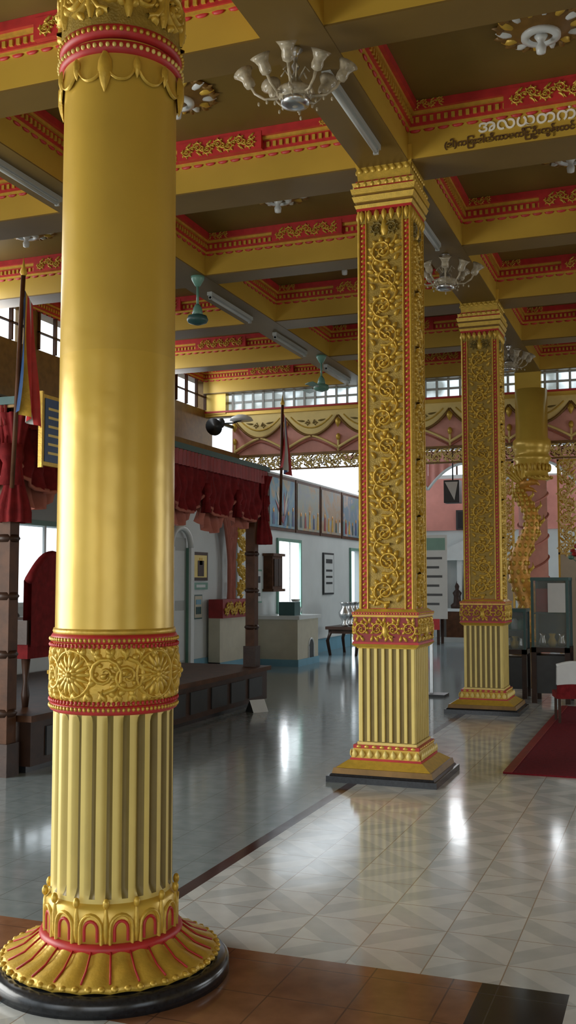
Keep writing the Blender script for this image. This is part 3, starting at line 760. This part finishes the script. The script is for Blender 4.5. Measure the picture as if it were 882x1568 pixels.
m.box(-6.95,-6.75,14.8,15.9,0,.9,CREAM); m.box(-6.95,-6.74,14.8,15.9,0,.2,BLUEB)
m.vine(lambda u,v,d:(-6.8+d,15.75+u,1.25+v),1.7,.35,GOLD,.05,.25)
m.build('draped_pink_shrine')
m=M(); m.box(-6.95,-6.15,16.75,17.85,0,.82,CREAM); m.box(-6.97,-6.1,16.7,17.88,.82,.88,METALW); m.box(-6.96,-6.13,16.73,17.86,0,.12,BLUEB)
pts=[(-6.148,17.45+.14*cos(t),.32+.14*sin(t)) for t in [pi*k/10 for k in range(11)]]
m.add([(-6.146,17.31,.03),(-6.146,17.59,.03)]+[(-6.146,p[1],p[2]) for p in pts],[tuple(range(13))],DARK)
m.tube([(-6.148,17.59,.03)]+pts+[(-6.148,17.31,.03)],.02,METALW,6)
m.box(-6.6,-6.3,17.0,17.3,.88,1.12,TEAL); m.lathe([(.08,0),(.12,.1),(.05,.2),(.09,.28)],METALW,14,c=(-6.5,17.6,.88))
m.build('tiled_counter')
m=M()
m.box(-.35,.35,-.55,.55,.52,.58,WOOD)
for dx in (-.3,.3):
    for dy in (-.5,.5): m.tube([(dx*.8,dy*.9,.54),(dx*1.05,dy*1.02,.3),(dx*.9,dy*.95,.0)],[.05,.035,.03],WOOD,8)
m.box(-.3,.3,-.5,.5,.44,.52,WOOD)
m.build('low_table',loc=(-6.2,20.0,0))
va=M(); va.lathe([(.06,0),(.09,.03),(.04,.08),(.11,.2),(.13,.28),(.06,.38),(.09,.46),(.11,.48)],SILVER,20)
v0=va.build('silver_vase',loc=(-6.2,19.65,.58)); inst(v0,(-6.2,20.0,.58)); inst(v0,(-6.2,20.35,.58))
m=M(); m.add([(-.1,-.12,0),(.1,-.12,0),(0,-.12,.16),(-.1,.12,0),(.1,.12,0),(0,.12,.16)],[(0,1,2),(3,5,4),(0,3,4,1),(0,2,5,3)],DARK); m.add([(.1,-.12,0),(.1,.12,0),(0,.12,.16),(0,-.12,.16)],[(0,1,2,3)],METALW)
m.build('floor_notice_card',loc=(-4.5,10.9,0),rot=-.6,scale=.85)

m=M(); m.box(-.14,.14,-.12,.12,-.2,.2,TEAL); m.box(-.12,.12,-.13,-.12,-.18,.18,DARK); m.lathe([(.08,0),(.03,.02)],GREYW,16,xf=Matrix.Translation((0,-.135,-.05))@Matrix.Rotation(pi/2,4,'X')); m.tube([(0,0,.2),(0,.0,.74)],.015,DARK,6)
s1=m.build('box_loudspeaker',loc=(-3.86,14.0,4.02),rot=.5)
m=M(); m.lathe([(.03,0),(.05,.1),(.08,.2),(.14,.28),(.15,.29)],DARK,20,xf=Matrix.Rotation(pi*.62,4,'X')); m.ell((0,.02,0),(.07,.07,.09),DARK); m.box(-.02,.02,-.02,.5,-.03,.02,DARK)
m.lathe([(.20,0),(.17,.05),(.08,.09),(0,.10)],METALW,16,c=(.38,0,.02)); m.tube([(0,.1,0),(.2,.08,.0),(.38,0,.03)],.015,DARK,6)
m.build('horn_loudspeaker',loc=(-7.05,15.45,4.15))
m=M(); m.box(-.13,.13,-.12,.12,0,.38,DARK); m.add([(-.11,-.125,.35),(.11,-.125,.35),(.05,-.125,.04)],[(0,1,2)],METALW); m.tube([(0,0,.38),(.0,0,2.15)],.012,DARK,6)
m.build('hanging_loudspeaker',loc=(-3.42,16.9,2.8))

# ------------------------------------------------------------ right-hand things
m=M(); m.box(-1.27,3.4,8.1,12.6,0,.012,CARPET); m.box(-1.27,-1.2,8.1,12.6,.012,.016,DRED); m.build('red_carpet')
def cabinet(name,loc,w,d,zb,zt,tb=WOOD,paper=False):
    m=M()
    for sx in (-1,1):
        for sy in (-1,1): m.box(sx*(w/2-.03)-.03,sx*(w/2-.03)+.03,sy*(d/2-.03)-.03,sy*(d/2-.03)+.03,0,zb,tb)
    m.box(-w/2,w/2,-d/2,d/2,zb-.06,zb,tb); m.box(-w/2+.03,w/2-.03,-d/2+.03,d/2-.03,.12,zb-.1,DARK)
    for sx in (-1,1):
        for sy in (-1,1): m.box(sx*(w/2-.02)-.015,sx*(w/2-.02)+.015,sy*(d/2-.02)-.015,sy*(d/2-.02)+.015,zb,zt,TEAL)
    m.box(-w/2,w/2,-d/2,d/2,zt,zt+.04,TEAL); m.box(-w/2+.02,w/2-.02,-d/2+.02,-d/2+.025,zb,zt,GLZ); m.box(w/2-.025,w/2-.02,-d/2+.02,d/2-.02,zb,zt,GLZ)
    m.box(-w/2+.02,w/2-.02,d/2-.03,d/2-.02,zb,zt,DARK)
    m.box(-w/2+.03,w/2-.03,-d/2+.03,d/2-.03,(zb+zt)/2,(zb+zt)/2+.01,TEAL)
    for k in range(3):
        m.lathe([(.04,0),(.06,.05),(.03,.12),(.045,.16)],GOLD if k%2 else SILVER,12,c=(-w/4+k*w/4,0,zb))
        if not paper: m.lathe([(.05,0),(.05,.1),(.02,.14)],METALW if k%2 else GREEN,12,c=(-w/4+k*w/4,0,(zb+zt)/2+.01))
    if paper: m.box(-.02,w/2-.04,-d/2+.005,-d/2+.015,(zb+zt)/2+.02,zt-.03,METALW); m.box(-w/2+.04,-.05,-.02,.0,(zb+zt)/2+.02,zt-.1,RED)
    return m.build(name,loc=loc)
cabinet('glass_display_cabinet',(-1.42,13.1,0),.46,.5,.68,1.5,WOOD,True)
cabinet('glass_display_cabinet',(-.84,13.55,0),.6,.5,.8,1.5)
cabinet('glass_display_cabinet',(-1.93,13.45,0),.34,.4,.62,1.1)
m=M(); m.lathe([(.05,0),(.08,.05),(.09,.12),(.05,.18),(.07,.2)],GREEN,16)
for k in range(26):
    a=random.random()*6.28; r=.17*random.random()**.5; z=.24+.16*random.random()
    m.tube([(0,0,.15),(r*cos(a)*.6,r*sin(a)*.6,z-.05),(r*cos(a),r*sin(a),z)],.005,GREEN,4); m.ell((r*cos(a),r*sin(a),z),(.04,.04,.03),RED if k%3 else GREEN,7,5)
m.build('flower_vase',loc=(-1.05,13.45,1.54))
m=M()
for dx in (-.2,.2):
    for dy in (-.2,.2): m.box(dx-.02,dx+.02,dy-.02,dy+.02,0,.42,WOOD)
m.box(-.25,.25,-.24,.24,.38,.48,CLOTHR)
def bk(off): return lambda u,v:(-.24+.48*u,off-.07*v,.45+v*(.42+.05*sin(pi*u)))
m.grid(bk(-.24),10,6,CLOTHR); m.grid(bk(-.20),10,6,CLOTHR)
m.grid(lambda u,v:(-.25+.5*u,-.262-.07*(.45+v*.55),.45+(.35+v*.67)*(.43+.05*sin(pi*u))),10,6,METALW)
m.grid(lambda u,v:(-.25+.5*u,-.185-.07*(.45+v*.55),.45+(.35+v*.67)*(.43+.05*sin(pi*u))),10,6,METALW)
m.tube([(-.25+.5*k/10,-.295,.90+.05*sin(pi*k/10)) for k in range(11)],.035,METALW,8)
m.build('covered_chair',loc=(-1.04,11.2,.017),rot=.25,scale=.66)
m=M(); m.box(-.22,.22,-.02,.02,1.0,2.1,METALW); m.box(-.2,.2,-.026,-.02,1.9,2.06,GREEN)
for k in range(6): m.box(-.16,.16-.04*(k%2),-.025,-.02,1.78-k*.12,1.81-k*.12,DARK)
m.box(-.02,.02,-.01,.03,0,1.0,SILVER); m.box(-.2,.2,-.15,.15,0,.03,DARK); m.build('notice_stand',loc=(-2.98,13.2,0))

# enclosing parts outside the view
m=M(); wallgrid(m,'x',6.8,7.0,-5,25.2,0,5.18,[(-4,0,.0,2.6),(8,12,.9,3.2),(17,23,.9,3.2)],BEAM); m.build('wall_right')
m=M(); wallgrid(m,'y',-5.1,-4.9,-7.8,6.8,0,5.18,[(-7,-3,0,3.3),(-1,3,0,2.8)],BEAM); m.build('wall_entrance')
m=M(); wallgrid(m,'x',-7.8,-7.6,-5,5.2,0,3.4,[(-4.5,-.2,0,3.2),(.3,4.9,0,3.2)],WHITE); m.box(-7.6,-7.0,5.1,5.25,0,3.42,WHITE); m.build('wall_side')

# ------------------------------------------------------------ light
w=bpy.data.worlds.new('world'); sc.world=w; w.use_nodes=True
bg=w.node_tree.nodes['Background']; bg.inputs[0].default_value=(.84,.93,1,1); bg.inputs[1].default_value=2.0
def area(name,loc,rot,sx,sy,p,col=(.94,.97,1)):
    l=bpy.data.lights.new(name,'AREA'); l.shape='RECTANGLE'; l.size=sx; l.size_y=sy; l.energy=p; l.color=col
    o=bpy.data.objects.new(name,l); sc.collection.objects.link(o); o.location=loc; o.rotation_euler=rot
area('daylight_side_door',(-7.55,2.4,1.7),(0,-pi/2,0),3,4.4,300,(1,.97,.9))
area('daylight_entrance',(-.5,-4.8,1.7),(pi/2,0,0),9,2.6,80,(1,.97,.92))
area('daylight_right_windows',(6.7,10,2.0),(0,pi/2,0),2.3,4,70)
area('daylight_far_windows',(6.6,20,2.0),(0,pi/2,0),2.3,6,100)
area('daylight_left_window',(-7.25,18.5,1.5),(0,-pi/2,0),1.3,1.2,30)
area('daylight_high_far',(-3.4,25.1,4.45),(-pi/2,0,0),5,.6,75)
area('daylight_clerestory',(-7.5,11,4.72),(0,-pi/2,0),.45,9.5,60)

cam=bpy.data.cameras.new('camera'); co=bpy.data.objects.new('camera',cam); sc.collection.objects.link(co)
co.location=(0,0,1.5); co.rotation_euler=(math.radians(90+3.87),0,math.radians(20.7))
cam.sensor_fit='VERTICAL'; cam.sensor_height=36; cam.lens=35.68; cam.clip_start=.05; sc.camera=co
